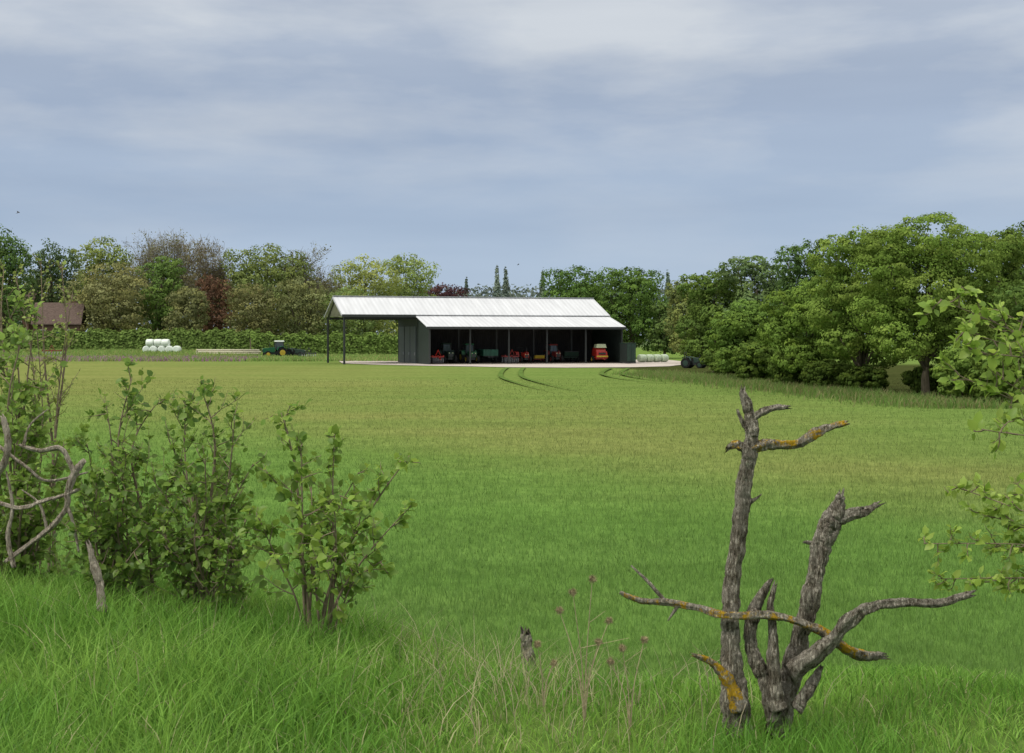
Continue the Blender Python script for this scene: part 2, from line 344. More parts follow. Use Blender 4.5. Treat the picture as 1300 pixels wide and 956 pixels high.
cam=bpy.data.cameras.new('camera'); co=bpy.data.objects.new('camera',cam); COL.objects.link(co); co.location=(0,0,CH); co.rotation_euler=(R(90),0,0)
cam.sensor_width=36; cam.lens=36*F/1300; cam.shift_y=-(478-HY)/1300; cam.clip_end=8000; cam.clip_start=.1; SC.camera=co
SC.view_settings.view_transform='Standard'; SC.view_settings.look='None'; SC.view_settings.exposure=0
# ---------------------------------------------------------------- ground
def vnoise(x,y,s,seed=0):
    x=x*s+seed*13.7; y=y*s+seed*7.3
    return (np.sin(x*1.3+1.7*np.sin(y*.9+seed))+np.sin(y*1.7+1.3*np.sin(x*1.1-seed))+np.sin((x+y)*.8+2*np.sin(x*.5-y*.7)))/3
def lerp(a,b,t): t=np.asarray(t)[...,None]; return a*(1-t)+b*t
def fieldcol(x,y):
    x=np.asarray(x,float); y=np.asarray(y,float); yy=np.maximum(y,4)
    u=x/yy*F+CX; v=HY+F*CH/yy
    G=np.array((.102,.185,.042)); O=np.array((.172,.196,.062)); Fm=np.array((.128,.192,.050)); D=np.array((.076,.150,.034))
    c=lerp(np.broadcast_to(G,x.shape+(3,)),Fm,ss((590-v)/100))
    mid=542+(u-650)*.105
    wob=14*vnoise(x,y*.6,.13,2)+10*vnoise(x,y,.05,5)
    br=np.exp(-((v-mid+wob)/50)**2)
    br2=.5*np.exp(-((v-480-(u-650)*.01)/14)**2)*ss((700-u)/300)
    br=np.clip(br*(.74+.24*vnoise(x*.5,y,.3,3))+br2,0,.92)
    c=lerp(c,O,br)
    c=lerp(c,D,.5*ss((v-585)/60)*np.clip(.5+.6*vnoise(x*.3,y*1.0,.25,7),0,1))
    V1=np.array((.13,.20,.05)); c=lerp(c,V1,ss((y-205)/6))
    pur=np.array((.19,.13,.13)); k=ss((y-202)/4)*ss((217-y)/4)*ss((-x-36)/8)*np.clip(.5+.7*vnoise(x,y,.8,4),0,1); c=lerp(c,pur,k)
    edge=ss((x-(14+ (y-80)*-.02)-8)/6)*ss((y-60)/15)*ss((135-y)/20)
    c=lerp(c,np.array((.17,.17,.06)),.6*edge*np.clip(.5+vnoise(x,y,.5,8),0,1))
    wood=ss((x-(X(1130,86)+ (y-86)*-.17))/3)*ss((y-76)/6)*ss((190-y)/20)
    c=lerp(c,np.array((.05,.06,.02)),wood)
    bank=1-ss((y-10.5)/2); c=lerp(c,np.array((.09,.15,.035)),bank)
    far=ss((y-330)/200); c=lerp(c,np.array((.09,.13,.06)),far)
    return c*(1+.07*vnoise(x,y,.9,6)+.06*vnoise(x*.25,y*2.2,.5,9))[...,None]
ys=np.concatenate([np.arange(-40,2,3.),np.arange(2,16,.3),16*np.exp(np.linspace(0,math.log(420/16),420)),420*np.exp(np.linspace(0.03,math.log(12),30))])
tt=np.linspace(-1,1,281); XX=tt[None,:]*np.maximum(14,ys*.85)[:,None]; YY=np.broadcast_to(ys[:,None],XX.shape)
ZZ=gh(XX,YY); V=np.stack([XX,YY,ZZ],-1).reshape(-1,3); nr,ncn=XX.shape
i=np.arange(nr-1)[:,None]*ncn+np.arange(ncn-1)[None]; Fc=np.stack([i,i+1,i+ncn+1,i+ncn],-1).reshape(-1,4)
gm,nt,N,L=newmat('field_ground')
a=N.new('ShaderNodeAttribute'); a.attribute_name='Col'; tc=N.new('ShaderNodeTexCoord')
def noi(scale,st,detail=6,rough=.6):
    mp=N.new('ShaderNodeMapping'); mp.inputs['Scale'].default_value=st; L.new(tc.outputs['Object'],mp.inputs[0])
    n=N.new('ShaderNodeTexNoise'); n.inputs['Scale'].default_value=scale; n.inputs['Detail'].default_value=detail; n.inputs['Roughness'].default_value=rough; L.new(mp.outputs[0],n.inputs[0]); return n
def ramp(n,p0,p1,c0,c1):
    r=N.new('ShaderNodeValToRGB'); r.color_ramp.elements[0].position=p0; r.color_ramp.elements[1].position=p1; r.color_ramp.elements[0].color=c0; r.color_ramp.elements[1].color=c1; L.new(n.outputs[0],r.inputs[0]); return r
r1=ramp(noi(2.2,(1,.6,1),9,.72),.3,.7,(.66,.70,.64,1),(1.32,1.27,1.27,1)); r2=ramp(noi(.12,(.5,1.6,1),5),.3,.7,(.88,.93,.84,1),(1.11,1.05,1.08,1))
m1=N.new('ShaderNodeMixRGB'); m1.blend_type='MULTIPLY'; m1.inputs[0].default_value=1; L.new(a.outputs['Color'],m1.inputs[1]); L.new(r1.outputs[0],m1.inputs[2])
m2=N.new('ShaderNodeMixRGB'); m2.blend_type='MULTIPLY'; m2.inputs[0].default_value=1; L.new(m1.outputs[0],m2.inputs[1]); L.new(r2.outputs[0],m2.inputs[2])
d=N.new('ShaderNodeBsdfDiffuse'); L.new(m2.outputs[0],d.inputs[0]); o=N.new('ShaderNodeOutputMaterial'); L.new(d.outputs[0],o.inputs[0])
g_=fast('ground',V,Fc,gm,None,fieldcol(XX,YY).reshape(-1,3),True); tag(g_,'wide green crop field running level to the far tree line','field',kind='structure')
def blades(name,P,h,wd,lean,cols,rng,segs=2,mat='blade',parent=None):
    n=len(P); a=rng.uniform(0,2*math.pi,n); s=np.stack([np.cos(a),np.sin(a),0*a],1); b=rng.uniform(0,2*math.pi,n); l=np.stack([np.cos(b),np.sin(b),0*b],1)
    rows=[]
    for k in range(segs+1):
        t=k/segs; c=P+l*(lean*h*t*t)[:,None]; c[:,2]+=h*t*(1-.35*lean*t); ww=(wd*max(.08,(1-t)**.6))[:,None]*.5
        rows.append(c-s*ww); rows.append(c+s*ww)
    V=np.stack(rows,1); m=2*(segs+1); base=np.arange(n)[:,None]*m
    Fq=np.concatenate([base+np.array([2*k,2*k+1,2*k+3,2*k+2]) for k in range(segs)],0)
    return fast(name,V.reshape(-1,3),Fq,M[mat],parent,np.repeat(cols,m,0))
rng=np.random.default_rng(5)
n=320000; q=rng.random(n); y=np.where(rng.random(n)<.75,1/(1/10.8+(1/120-1/10.8)*q),np.exp(math.log(11)+q*math.log(120/11)))
x=rng.uniform(-.44,.44,n)*y+rng.normal(size=n)*.2; P=np.stack([x,y,gh(x,y)-.02],1)
c=fieldcol(x,np.maximum(y,13)); c=c*rng.uniform(.75,1.35,(n,1))*np.where(rng.random((n,1))<.12,np.array([[1.45,1.3,1.5]]),1.0)*1.2
tag(blades('crop',P,rng.uniform(.08,.19,n),.006*(y/12)**.85,rng.uniform(.1,.8,n),c,rng,2),'young green cereal crop with fine blades covering the field','crop',kind='stuff')
def bankgrass():
    n=190000; x=rng.uniform(-4.6,4.4,n); y=rng.uniform(3.9,12.0,n)
    left=1-ss((x+1.3)/1.4)
    keep=rng.random(n)<(.55+.45*left); x=x[keep];y=y[keep];left=left[keep]
    keep=(np.abs(x)<y*.43+.3)&((y<8.6)|(x<.3)); x=x[keep];y=y[keep];left=left[keep]; n=len(x)
    pat=vnoise(x,y,1.6,3); h=(.12+.19*left)*(1+.35*pat)*rng.uniform(.45,1.2,n); h=np.where((y>8)&(x>-1.6),h*.8,h)
    h=h*(1+.9*np.exp(-((x-1.25)/.45)**2-((y-6.35)/.35)**2)+.9*np.exp(-((x-.1)/.3)**2-((y-7.6)/.4)**2))
    G=np.array((.140,.30,.045)); Y=np.array((.235,.40,.075)); D=np.array((.078,.19,.028)); S=np.array((.46,.42,.24))
    c=lerp(np.broadcast_to(G,(n,3)),Y,np.clip(.45+.8*vnoise(x,y,2.3,1),0,1)); c=lerp(c,D,(rng.random(n)<.28)*.8)
    dry=np.clip(np.exp(-((x+.1)/.5)**2)*.15+.03,0,1); c=lerp(c,S,(rng.random(n)<dry)*.8); c*=rng.uniform(.7,1.3,(n,1))
    tag(blades('bank_grass',np.stack([x,y,gh(x,y)-.01],1),h,rng.uniform(.005,.012,n),rng.uniform(.15,1.0,n),c,rng,3),'tall bright green grass with straw stalks on the near bank','grass',kind='stuff')
bankgrass()
def sheetpoly(name,pts,z,mat,label,cat):
    me=bpy.data.meshes.new(name); me.from_pydata([(p[0],p[1],z) for p in pts],[],[tuple(range(len(pts)))]); me.update(); o=link(name,me,mat); tag(o,label,cat,kind='structure'); return o
def gp(px,Y): return (X(px,Y),Y)
sheetpoly('yard',[gp(434,186),gp(470,178),gp(540,171),gp(600,167),gp(640,163),gp(720,161),gp(800,163),gp(850,168),gp(868,178),gp(872,196),gp(845,212),gp(500,212),gp(430,203)],.05,M['concrete'],'pale concrete yard spread in front of the open barn','yard')
M['track']=simple('track_grass',(.092,.148,.036),.95,.35,1.5)
def track(pts,label):
    P=catmull([(a,b,0) for a,b in pts],10); T=unit(np.gradient(P,axis=0)); S=np.stack([T[:,1],-T[:,0],0*T[:,0]],1)
    mb=MB()
    for off in (-.95,.95):
        b=len(mb.v); nn=len(P)
        for i,(p,s) in enumerate(zip(P,S)):
            hwid=.22*min(1,(nn-1-i)/18+.02)
            for e in (-hwid,hwid): q=p+s*(off+e); mb.v.append((q[0],q[1],float(gh(q[0],q[1]))+.12))
        for i in range(nn-1): mb.f.append((b+2*i,b+2*i+1,b+2*i+3,b+2*i+2))
    tag(mb.build('wheel_track',M['track']),label,'track',kind='structure')
track([(.4,160),(-.1,140),(.1,122),(1.6,106),(3.6,92)],'dark pair of wheel tracks curving from the yard across the field')
track([(12,157),(9.5,134),(10.5,118),(14,106)],'fainter pair of wheel tracks beside the wood edge')
# ---------------------------------------------------------------- barn
TH=R(18); BX,BY=X(545,178),178.0
barn=thing('barn','long open fronted barn with pale grey sheet roof and dark green walls','barn',(BX,BY,0),TH)
LL=26.2; CL=9.8; D1=5.5; DR=11.2; DE=16.8; ZL=4.9; ZM=6.45; ZR=8.85
def slab(name,mat,p,q,th,x0,x1,parent=barn):
    mb=MB(); mb.prism([(p[0],p[1]),(q[0],q[1]),(q[0],q[1]-th),(p[0],p[1]-th)],x0,x1); return mb.build(name,mat,parent)
rf=slab('roof',M['roof'],(D1-.5,ZM-.02),(DR,ZR),.10,-CL-.4,LL+.4); rf['label']='front slope of the main roof in pale sheeting'
slab('roof',M['roof'],(DR+.01,ZR),(DE+.5,ZM-.1),.10,-CL-.4,LL+.4)['label']='rear slope of the main roof'
lr=slab('lean_to_roof',M['roof'],(-.6,ZL-.05),(D1-.2,ZM-.16),.09,-.5,LL+.4)
mb=MB(); mb.box((LL/2-CL/2,DR,ZR+.06),(LL+CL+.8,.5,.10)); mb.build('ridge_cap',M['galv'],rf)
MB().box((-CL/2-.45,D1-.56,ZM-.22),(CL-.1,.08,.34)).build('gutter',M['steel'],barn)
MB().box((LL/2,-.66,ZL-.24),(LL+.9,.08,.30)).build('gutter',M['steel'],barn)
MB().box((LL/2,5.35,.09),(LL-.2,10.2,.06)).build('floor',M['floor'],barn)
for y0,y1,z0,z1,x in ((D1-.5,DR,ZM-.12,ZR-.10,-CL-.42),(DR,DE+.5,ZR-.10,ZM-.2,-CL-.42),(D1-.5,DR,ZM-.12,ZR-.10,LL+.42),(-.6,D1-.2,ZL-.15,ZM-.26,LL+.42)):
    mb=MB(); mb.prism([(y0,z0),(y1,z1),(y1,z1-.18),(y0,z0-.18)],x-.05,x+.05); mb.build('barge_board',M['galv'],barn)
mb=MB(); mb.prism([(0,0),(D1,0),(D1,ZM-.5),(0,ZL-.22)],-.06,.06); mb.build('wall',M['green_sheet'],barn)['label']='green side wall of the lean-to'
mb=MB(); mb.prism([(D1+.3,0),(DE,0),(DE,ZM-.3),(DR,ZR-.2),(D1+.3,ZM-.3)],-.06,.06); mb.build('wall',M['green_sheet'],barn)['label']='green end wall under the canopy'
mb=MB(); mb.prism([(0,0),(DE,0),(DE,ZM-.3),(DR,ZR-.2),(D1+.01,ZM-.3),(D1,ZM-.5),(0,ZL-.22)],LL-.06,LL+.06); mb.build('wall',M['green_sheet'],barn)['label']='green right end wall'
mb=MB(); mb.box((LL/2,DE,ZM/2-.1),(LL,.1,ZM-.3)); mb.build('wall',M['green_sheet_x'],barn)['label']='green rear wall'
mb=MB(); mb.box((LL/2,10.5,3.2),(LL-.3,.1,6.4)); mb.build('partition',M['grey_sheet'],barn)
for y0,y1 in ((6.6,9.4),(9.7,12.5),(12.9,15.7)):
    dr=MB().box((-.12,(y0+y1)/2,2.45),(.08,y1-y0,4.9)).build('door',M['door_sheet'],barn); MB().box((-.18,y0+.3,1.3),(.06,.1,.4)).build('handle',M['galv'],dr)
for xx in (0,5.4,10.6,15.8,21.2,LL): MB().box((xx,.1 if 0<xx<LL else -.2,(ZL-.25)/2),(.18,.22,ZL-.27)).build('post',M['steel'],barn)
for xx in (5.4,10.6,15.8,21.2): MB().box((xx,D1,(ZM-.5)/2),(.22,.22,ZM-.5)).build('post',M['steel'],barn)
for yy in (D1,DE): MB().box((-CL,yy,(ZM-.3)/2),(.24,.24,ZM-.3)).build('post',M['steel'],barn)
for xx in (-CL,-CL/2):
    MB().bar((xx,D1,ZM-.35),(xx,DR,ZR-.28),.12).bar((xx,DR,ZR-.28),(xx,DE,ZM-.35),.12).bar((xx,D1,ZM-.5),(xx,D1+2.5,ZM+.35),.07).bar((xx,DE,ZM-.9),(xx,DE-2,ZM+.3),.07).build('rafter',M['steel'],barn)
MB().box((-CL/2,D1,ZM-.45),(CL,.15,.3)).build('eaves_beam',M['steel'],barn)
MB().box((-CL/2,DE,ZM-.45),(CL,.15,.3)).build('eaves_beam',M['steel'],barn)
def bw(lx,ly,z=.12): return (BX+lx*math.cos(TH)-ly*math.sin(TH),BY+lx*math.sin(TH)+ly*math.cos(TH),z)
# ---------------------------------------------------------------- machines (front towards -y)
def wheel(t,x,y,r,wd,rimmat):
    ty=MB().lathex((x,y,r),[(-wd/2,r*.62),(-wd/2,r*.9),(-wd*.38,r),(wd*.38,r),(wd/2,r*.9),(wd/2,r*.62)],20).build('wheel',M['rubber'],t)
    MB().lathex((x,y,r),[(-wd/2-.02,r*.30),(-wd/2-.01,r*.56),(wd/2+.01,r*.56),(wd/2+.02,r*.30)],14).build('rim',rimmat,ty)
def tractor(label,loc,rz,body='tgreen',rim='yellow',cabroof=None,s=1.0,group='tractors parked in the barn',cab=True):
    t=thing('tractor',label,'tractor',loc,rz,group); B=M[body]
    wheel(t,-.85,.9,.82,.5,M[rim]); wheel(t,.85,.9,.82,.5,M[rim]); wheel(t,-.78,-1.35,.55,.36,M[rim]); wheel(t,.78,-1.35,.55,.36,M[rim])
    MB().box((0,-.3,.75),(.55,3.0,.5)).box((0,-1.35,.6),(1.4,.16,.16)).box((0,.9,.85),(1.3,.25,.25)).build('chassis',M['steel'],t)
    hd=MB().prism([(-2.05,.85),(-2.1,1.35),(-1.95,1.5),(-.2,1.68),(-.2,.9)],-.38,.38).build('bonnet',B,t)
    MB().box((0,-2.12,1.12),(.56,.04,.42)).build('grille',M['steel'],hd)
    for sx in (-.24,.24): MB().box((sx,-2.13,1.40),(.16,.05,.1)).build('headlight',M['pale'],hd)
    MB().tube([(.3,-1.0,1.5),(.3,-1.0,2.5)],[.05,.04],8).build('exhaust',M['steel'],t)
    for sx in (-1,1): MB().prism([(.05,1.2),(.25,1.72),(.9,1.86),(1.5,1.7),(1.5,1.62),(.9,1.78),(.3,1.64),(.12,1.2)],sx*.85-.27,sx*.85+.27).build('mudguard',B,t)
    if cab:
        MB().box((0,.55,1.95),(1.12,1.3,1.2),(.86,.84)).build('window',M['glass'],t)
        for sx in (-1,1):
            for sy in (-1,1): MB().bar((sx*.58,.55+sy*.66,1.3),(sx*.5,.55+sy*.56,2.58),.05).build('cab_pillar',M['steel'],t)
        MB().box((0,.55,2.66),(1.3,1.45,.18),(.88,.88)).build('cab_roof',M[cabroof or body],t)
    else:
        MB().box((0,.8,1.5),(.5,.5,.15)).box((0,1.05,1.75),(.5,.1,.5)).build('seat',M['rubber'],t); MB().bar((-.4,1.3,1.6),(-.4,1.3,2.5),.05).bar((.4,1.3,1.6),(.4,1.3,2.5),.05).bar((-.4,1.3,2.5),(.4,1.3,2.5),.05).build('roll_bar',M['steel'],t)
    t.scale=(s,s,s); return t
def harrow(label,loc,rz,mat='dred',group='implements parked in the barn',wdt=2.4):
    t=thing('disc_harrow',label,'farm implement',loc,rz,group)
    fr=MB()
    for y in (-.7,.7): fr.box((0,y,.85),(wdt,.14,.14))
    for x in (-wdt/2+.1,0,wdt/2-.1): fr.box((x,0,.99),(.12,1.6,.12))
    fr.bar((0,-.7,.9),(0,-1.9,.55),.07).bar((-.35,-.7,1.0),(0,-.8,1.75),.06).bar((.35,-.7,1.0),(0,-.8,1.75),.06); fr.build('frame',M[mat],t)
    for y in (-.7,.7):
        for i in range(7):
            x=-wdt/2+.15+i*(wdt-.3)/6; MB().lathex((x,y,.32),[(-.02,.10),(-.015,.31),(.015,.31),(.06,.10)],14).bar((x,y,.35),(x,y,.8),.03).build('disc',M['galv'],t)
    return t
def drill(label,loc,rz,mat='red',hop='red',group='implements parked in the barn'):
    t=thing('seed_drill',label,'farm implement',loc,rz,group)
    MB().prism([(-.45,1.0),(-.75,1.75),(.45,1.75),(.2,1.0)],-1.25,1.25).build('hopper',M[hop],t)
    MB().box((0,-.15,1.8),(2.55,1.2,.08)).build('lid',M['steel'],t)
    MB().box((0,-.2,.85),(2.5,.12,.14)).box((0,.4,.75),(2.5,.12,.12)).bar((0,-.3,.8),(0,-1.8,.5),.07).build('frame',M[mat],t)
    for i in range(10): MB().bar((-1.1+i*.245,.35,.8),(-1.1+i*.245,.65,.08),.03).build('tine',M['steel'],t)
    wheel(t,-1.4,0,.45,.22,M[mat]); wheel(t,1.4,0,.45,.22,M[mat]); return t
def baler(label,loc,rz,group='implements parked in the barn'):
    t=thing('round_baler',label,'baler',loc,rz,group)
    MB().lathex((0,.3,1.35),[(-.8,.75),(-.78,.98),(.78,.98),(.8,.75)],20).build('bale_chamber',M['red'],t)
    MB().box((0,-.65,1.15),(1.9,.9,1.0),(.9,.6)).build('front_hood',M['red'],t)
    MB().box((0,-.2,2.45),(1.7,1.2,.55),(.85,.8)).build('top_cover',M['pale'],t)
    MB().box((0,-1.12,1.35),(1.2,.04,.25)).build('grille',M['steel'],t)
    MB().box((0,-1.16,.92),(1.9,.06,.22)).build('bumper',M['yellow'],t)
    MB().box((0,0,.6),(1.7,1.8,.18)).bar((0,-.9,.6),(0,-2.3,.5),.08).build('chassis',M['dred'],t)
    wheel(t,-1.05,.3,.5,.4,M['yellow']); wheel(t,1.05,.3,.5,.4,M['yellow']); return t
def trailer(label,loc,rz,mat='teal',group='trailers parked in the barn',h=1.0):
    t=thing('farm_trailer',label,'trailer',loc,rz,group)
    mb=MB(); mb.box((0,0,1.0),(2.2,3.6,.1)); mb.build('bed',M['steel'],t)
    for c,d in (((0,-1.8,1.05+h/2),(2.2,.08,h)),((0,1.8,1.05+h/2),(2.2,.08,h)),((-1.1,0,1.05+h/2),(.08,3.5,h)),((1.1,0,1.05+h/2),(.08,3.5,h))):
        MB().box(c,d).build('side_panel',M[mat],t)
    for xx in (-.7,0,.7): MB().box((xx,-1.86,1.05+h/2),(.08,.06,h)).build('panel_rib',M[mat],t)
    MB().box((0,0,.85),(.8,3.6,.18)).bar((0,-1.8,.85),(0,-3.0,.55),.07).build('chassis',M['steel'],t)
    wheel(t,-.95,.3,.45,.3,M[mat]); wheel(t,.95,.3,.45,.3,M[mat]); return t
harrow('small red harrow parked at the left end of the barn',bw(1.6,2.4),TH,'red',wdt=1.6)
tractor('dark green tractor in the barn beside the left wall',bw(3.4,4.0),TH,'tdark','tdark',s=.95)
tractor('green tractor with yellow wheels in the left bay of the barn',bw(6.3,3.4),TH,'tgreen','yellow',s=.92)
trailer('teal green sided trailer in the barn, left of the middle',bw(9.0,4.4),TH,'teal',h=.9).scale=(.9,.9,.9)
harrow('dull red disc harrow in the middle of the barn',bw(11.6,2.6),TH,'dred',wdt=2.0)
tractor('open red tractor without a cab in the middle of the barn',bw(13.6,3.4),TH,'red','dred',cab=False,s=.8)
drill('red seed drill with yellow hopper in the barn, right of the middle',bw(16.0,3.8),TH,'dred','yellow').scale=(.55,.55,.55)
tractor('dark red tractor with cab in the right half of the barn',bw(18.2,4.2),TH,'dred','dred',s=.88)
drill('dark green seed drill in the right half of the barn',bw(20.6,4.2),TH,'tdark','tdark').scale=(.8,.8,.8)
baler('bright red round baler with pale top cover under the right eave',bw(23.6,1.2),TH).scale=(.85,.85,.9)
cn=thing('storage_container','tall dark green steel container at the right corner of the barn','container',(X(797,184),184,.06),TH)
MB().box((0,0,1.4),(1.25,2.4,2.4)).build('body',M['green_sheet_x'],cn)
for sx in (-.31,.31): dd=MB().box((sx,-1.24,1.4),(.58,.06,2.25)).build('door',M['tdark'],cn); MB().bar((sx*.6,-1.3,.4),(sx*.6,-1.3,2.4),.02).build('locking_bar',M['steel'],dd)
MB().box((0,0,2.64),(1.35,2.5,.08)).build('roof',M['tdark'],cn)
MB().box((0,0,.12),(1.3,2.45,.14)).build('base_rail',M['steel'],cn)
def bale_mesh():
    return MB().lathex((0,0,.62),[(-.62,.35),(-.61,.52),(-.55,.61),(-.3,.63),(.3,.63),(.55,.61),(.61,.52),(.62,.35)],22)
bm_w=bale_mesh().build('wrapped_bale',M['white'],None,True)
k=0; yb=234.0; xb=X(186,yb)
ordn=['leftmost','second from left','middle','second from right','rightmost']
for (c_,r_) in [(0,0),(1,0),(2,0),(3,0),(4,0),(.5,1),(1.5,1),(2.5,1)]:
    o=bm_w if k==0 else bm_w.copy()
    if k: COL.objects.link(o)
    x=xb+c_*1.27; o.location=(x,yb+random.uniform(-.1,.1),float(gh(x,yb))+r_*1.1); o.rotation_euler=(0,0,R(90+random.uniform(-7,7)) if r_==0 else R(random.uniform(-8,8)))
    lab=('white wrapped bale on the ground, %s of the bottom row of the stack'%ordn[int(c_)]) if r_==0 else ('white wrapped bale on top of the stack, %s of the three'%['left','middle','right'][int(c_)])
    tag(o,lab,'bale','white wrapped bales stacked on the verge'); k+=1
bm_g=bale_mesh().build('wrapped_bale',M['pgreen'],None,True)
for k in range(4):
    o=bm_g if k==0 else bm_g.copy()
    if k: COL.objects.link(o)
    x=X(815,192)+k*1.06; o.location=(x,192+k*.6,.06); o.scale=(.85,.85,.85); o.rotation_euler=(0,0,R(35+k*3))
    tag(o,'pale green wrapped bale on the ground right of the barn, %s in the row'%['first','second','third','last'][k],'bale','pale green bales beside the barn')
pm=MB().tube([(0,0,0),(10.2,0,0)],[.16,.14],8).build('pole',M['straw'],None,True); yb=228
for k,(dx,dy,dz) in enumerate(((0,0,.16),(.3,.36,.16),(-.2,.72,.16),(.1,1.1,.16),(.4,.18,.44),(.0,.55,.44),(.2,.92,.44),(.1,.4,.72))):
    o=pm if k==0 else pm.copy()
    if k: COL.objects.link(o)
    x=X(248,yb); o.location=(x+dx,yb+dy,float(gh(x+5,yb))+.12+dz); tag(o,'long pale pole in the stack lying left of the tractor parked outside','pole','long pale poles stacked on the verge')
tractor('green tractor with cab parked outside, left of the barn canopy',(X(350,224),224,float(gh(X(350,224),224))),R(-70),'tgreen','yellow','white',group='tractors parked outside')
tractor('dark green tractor without cab parked outside, nearer the canopy',(X(374,226),226,float(gh(X(374,226),226))),R(80),'tdark','tdark',s=.85,cab=False,group='tractors parked outside')
harrow('dark disc harrow on the grass between the tractors and the canopy',(X(392,222),222,float(gh(X(392,222),222))),R(10),'steel',group='implements parked outside')
harrow('dull red harrow on the verge at the far left',(X(66,224),224,float(gh(X(66,224),224))),R(15),'dred',group='implements parked outside',wdt=3)
tractor('dark old tractor standing at the edge of the wood, right of the bales',(X(880,160),160,.0),R(62),'tdark','tdark',s=.72,group='tractors parked outside',cab=False)
def house(label,px,Y,Wm,eave,ridge,rz=0):
    x=X(px,Y); t=thing('brick_house',label,'house',(x,Y,float(gh(x,Y))-.2),rz)
    MB().box((0,0,eave/2),(Wm,7,eave)).build('wall',M['brick'],t)
    rf=MB().prism([(-3.9,eave-.1),(0,ridge),(3.9,eave-.1),(3.9,eave-.3),(0,ridge-.25),(-3.9,eave-.3)],-Wm/2-.4,Wm/2+.4).build('roof',M['tile'],t)
    MB().box((Wm*.3,.3,ridge+.2),(.9,.7,1.4)).build('chimney',M['brick'],rf)
    for i in range(3):
        wx=-Wm*.32+i*Wm*.32
        w_=MB().box((wx,-3.53,eave*.66),(1.3,.08,1.2)).build('window',M['hplaster'],t); MB().box((wx,-3.59,eave*.66),(1.1,.04,1.0)).build('pane',M['glass'],w_)
    MB().box((Wm*.12,-3.54,1.05),(1,.1,2.1)).build('door',M['tdark'],t)
house('brick house with brown tiled roof beyond the hedge, nearer of two',76,258,8,5.2,9.0,R(8))
house('larger brown roofed house beyond the hedge at the left edge',12,280,11,8.0,12.0,R(-5))
# ---------------------------------------------------------------- background trees
gl='trees along the far field edge'
DK=(.05,.085,.027); YG=(.145,.17,.055); RD=(.075,.045,.03); PU=(.035,.018,.021)
tree('dark green rounded tree at the far left edge',2,262,286,38,DK,10000,.45,seed=11,group=gl)
tree('dark spreading tree rising between the edge tree and the olive oak',64,275,304,34,(.042,.065,.028),7000,.45,seed=12,group=gl)
tree('tall olive tree top showing above the brown oak on the left',130,292,300,44,(.09,.115,.035),9000,.5,seed=13,group=gl)
tree('broad olive brown oak left of the bare trees',140,262,330,56,(.108,.112,.05),12000,.42,seed=14,group=gl,cb=.03)
tree('bright green tree between the olive brown oak and bare trees',204,266,324,34,(.068,.11,.03),9000,.42,seed=15,group=gl,cb=.03)
gb='bare trees along the far field edge'
bare_tree('grey bare tree rising leftmost behind the green tree',186,285,298,34,(.23,.21,.165),21,buds=(.12,.12,.06),group=gb,n=2600)
bare_tree('tall grey bare tree in the middle of the bare group',226,280,296,36,(.22,.20,.15),22,buds=(.12,.12,.05),group=gb,n=2600)
bare_tree('brownish bare tree left of the large olive tree',268,276,305,30,(.20,.17,.12),23,buds=(.12,.11,.05),group=gb,n=3500)
tree('reddish brown leafed tree below the bare trees',270,266,346,26,RD,6000,.4,seed=16,group=gl,cb=.02)
tree('olive undergrowth tree between red tree and green tree',236,258,362,30,(.092,.10,.045),7000,.4,seed=26,group=gl,cb=.01)
tree('large olive green domed tree left of the canopy',338,276,306,62,(.088,.115,.038),15000,.45,seed=17,group=gl,cb=.05)
tree('olive brown tree in front of the domed olive tree',318,258,358,34,(.092,.095,.042),7000,.38,seed=18,group=gl,cb=.02)
bare_tree('brown bare tree between the domed tree and the pale willow',394,276,318,34,(.21,.185,.14),24,buds=(.12,.12,.05),group=gb)
tree('low brown green tree above the clipped hedge',380,262,352,38,(.098,.11,.048),8000,.4,seed=19,group=gl,cb=.01)
tree('pale yellow green willow left of the barn ridge',466,272,323,48,YG,12000,.4,seed=20,group=gl,cb=.04)
tree('pale green willow crown directly behind the canopy roof',514,280,320,40,(.115,.15,.05),10000,.4,seed=31,group=gl,cb=.04)
tree('green bushy tree seen below the canopy roof',440,262,362,38,(.085,.12,.04),6000,.4,seed=32,group=gl,cb=.01)
tree('dark purple copper beech behind the barn ridge',566,300,359,36,PU,8000,.45,seed=33,group=gl,cb=.03,name='copper_beech')
gpop='slim trees on the skyline'
def poplar(label,px,Y,top,hw,col,seed,name='poplar',prof=((.12,.8),(.22,.95),(.34,1),(.46,1),(.58,.95),(.70,.8),(.81,.6),(.91,.38))):
    rng=np.random.default_rng(seed); x=X(px,Y); H=CH-(top-HY)/F*Y; W=hw/F*Y
    t=thing(name,label,'tree',(x,Y,0),0,gpop); MB().tube([(0,0,-.2),(0,0,H*.9)],[.4,.08],6).build('trunk',M['bark'],t)
    lob=[(0,0,H*h,W*s,W*s,H*.10) for h,s in prof]
    V,Fq,C=cloud(lob,3200,.7,col,rng,.7,14); fast('crown',V,Fq,M['leaf'],t,C)  # skyline crowns: distance haze is put into the bluish leaf colour
poplar('tall slim poplar on the skyline, left of the close pair',631,470,339,5,(.09,.115,.10),41)
poplar('tall slim poplar on the skyline, right of the close pair',642,475,340,5,(.09,.115,.10),42)
poplar('single slim poplar left of the dark oak',689,430,344,4,(.08,.105,.08),43)
cone=((.1,1.1),(.2,1.05),(.32,.95),(.45,.8),(.58,.65),(.7,.5),(.82,.32),(.92,.18))
poplar('small dark conifer standing right of the copper beech',592,420,354,7,(.06,.08,.07),34,'conifer',cone)
poplar('pointed haze tinted conifer on the skyline right of the oaks',848,330,348,10,(.07,.095,.08),54,'conifer',cone)
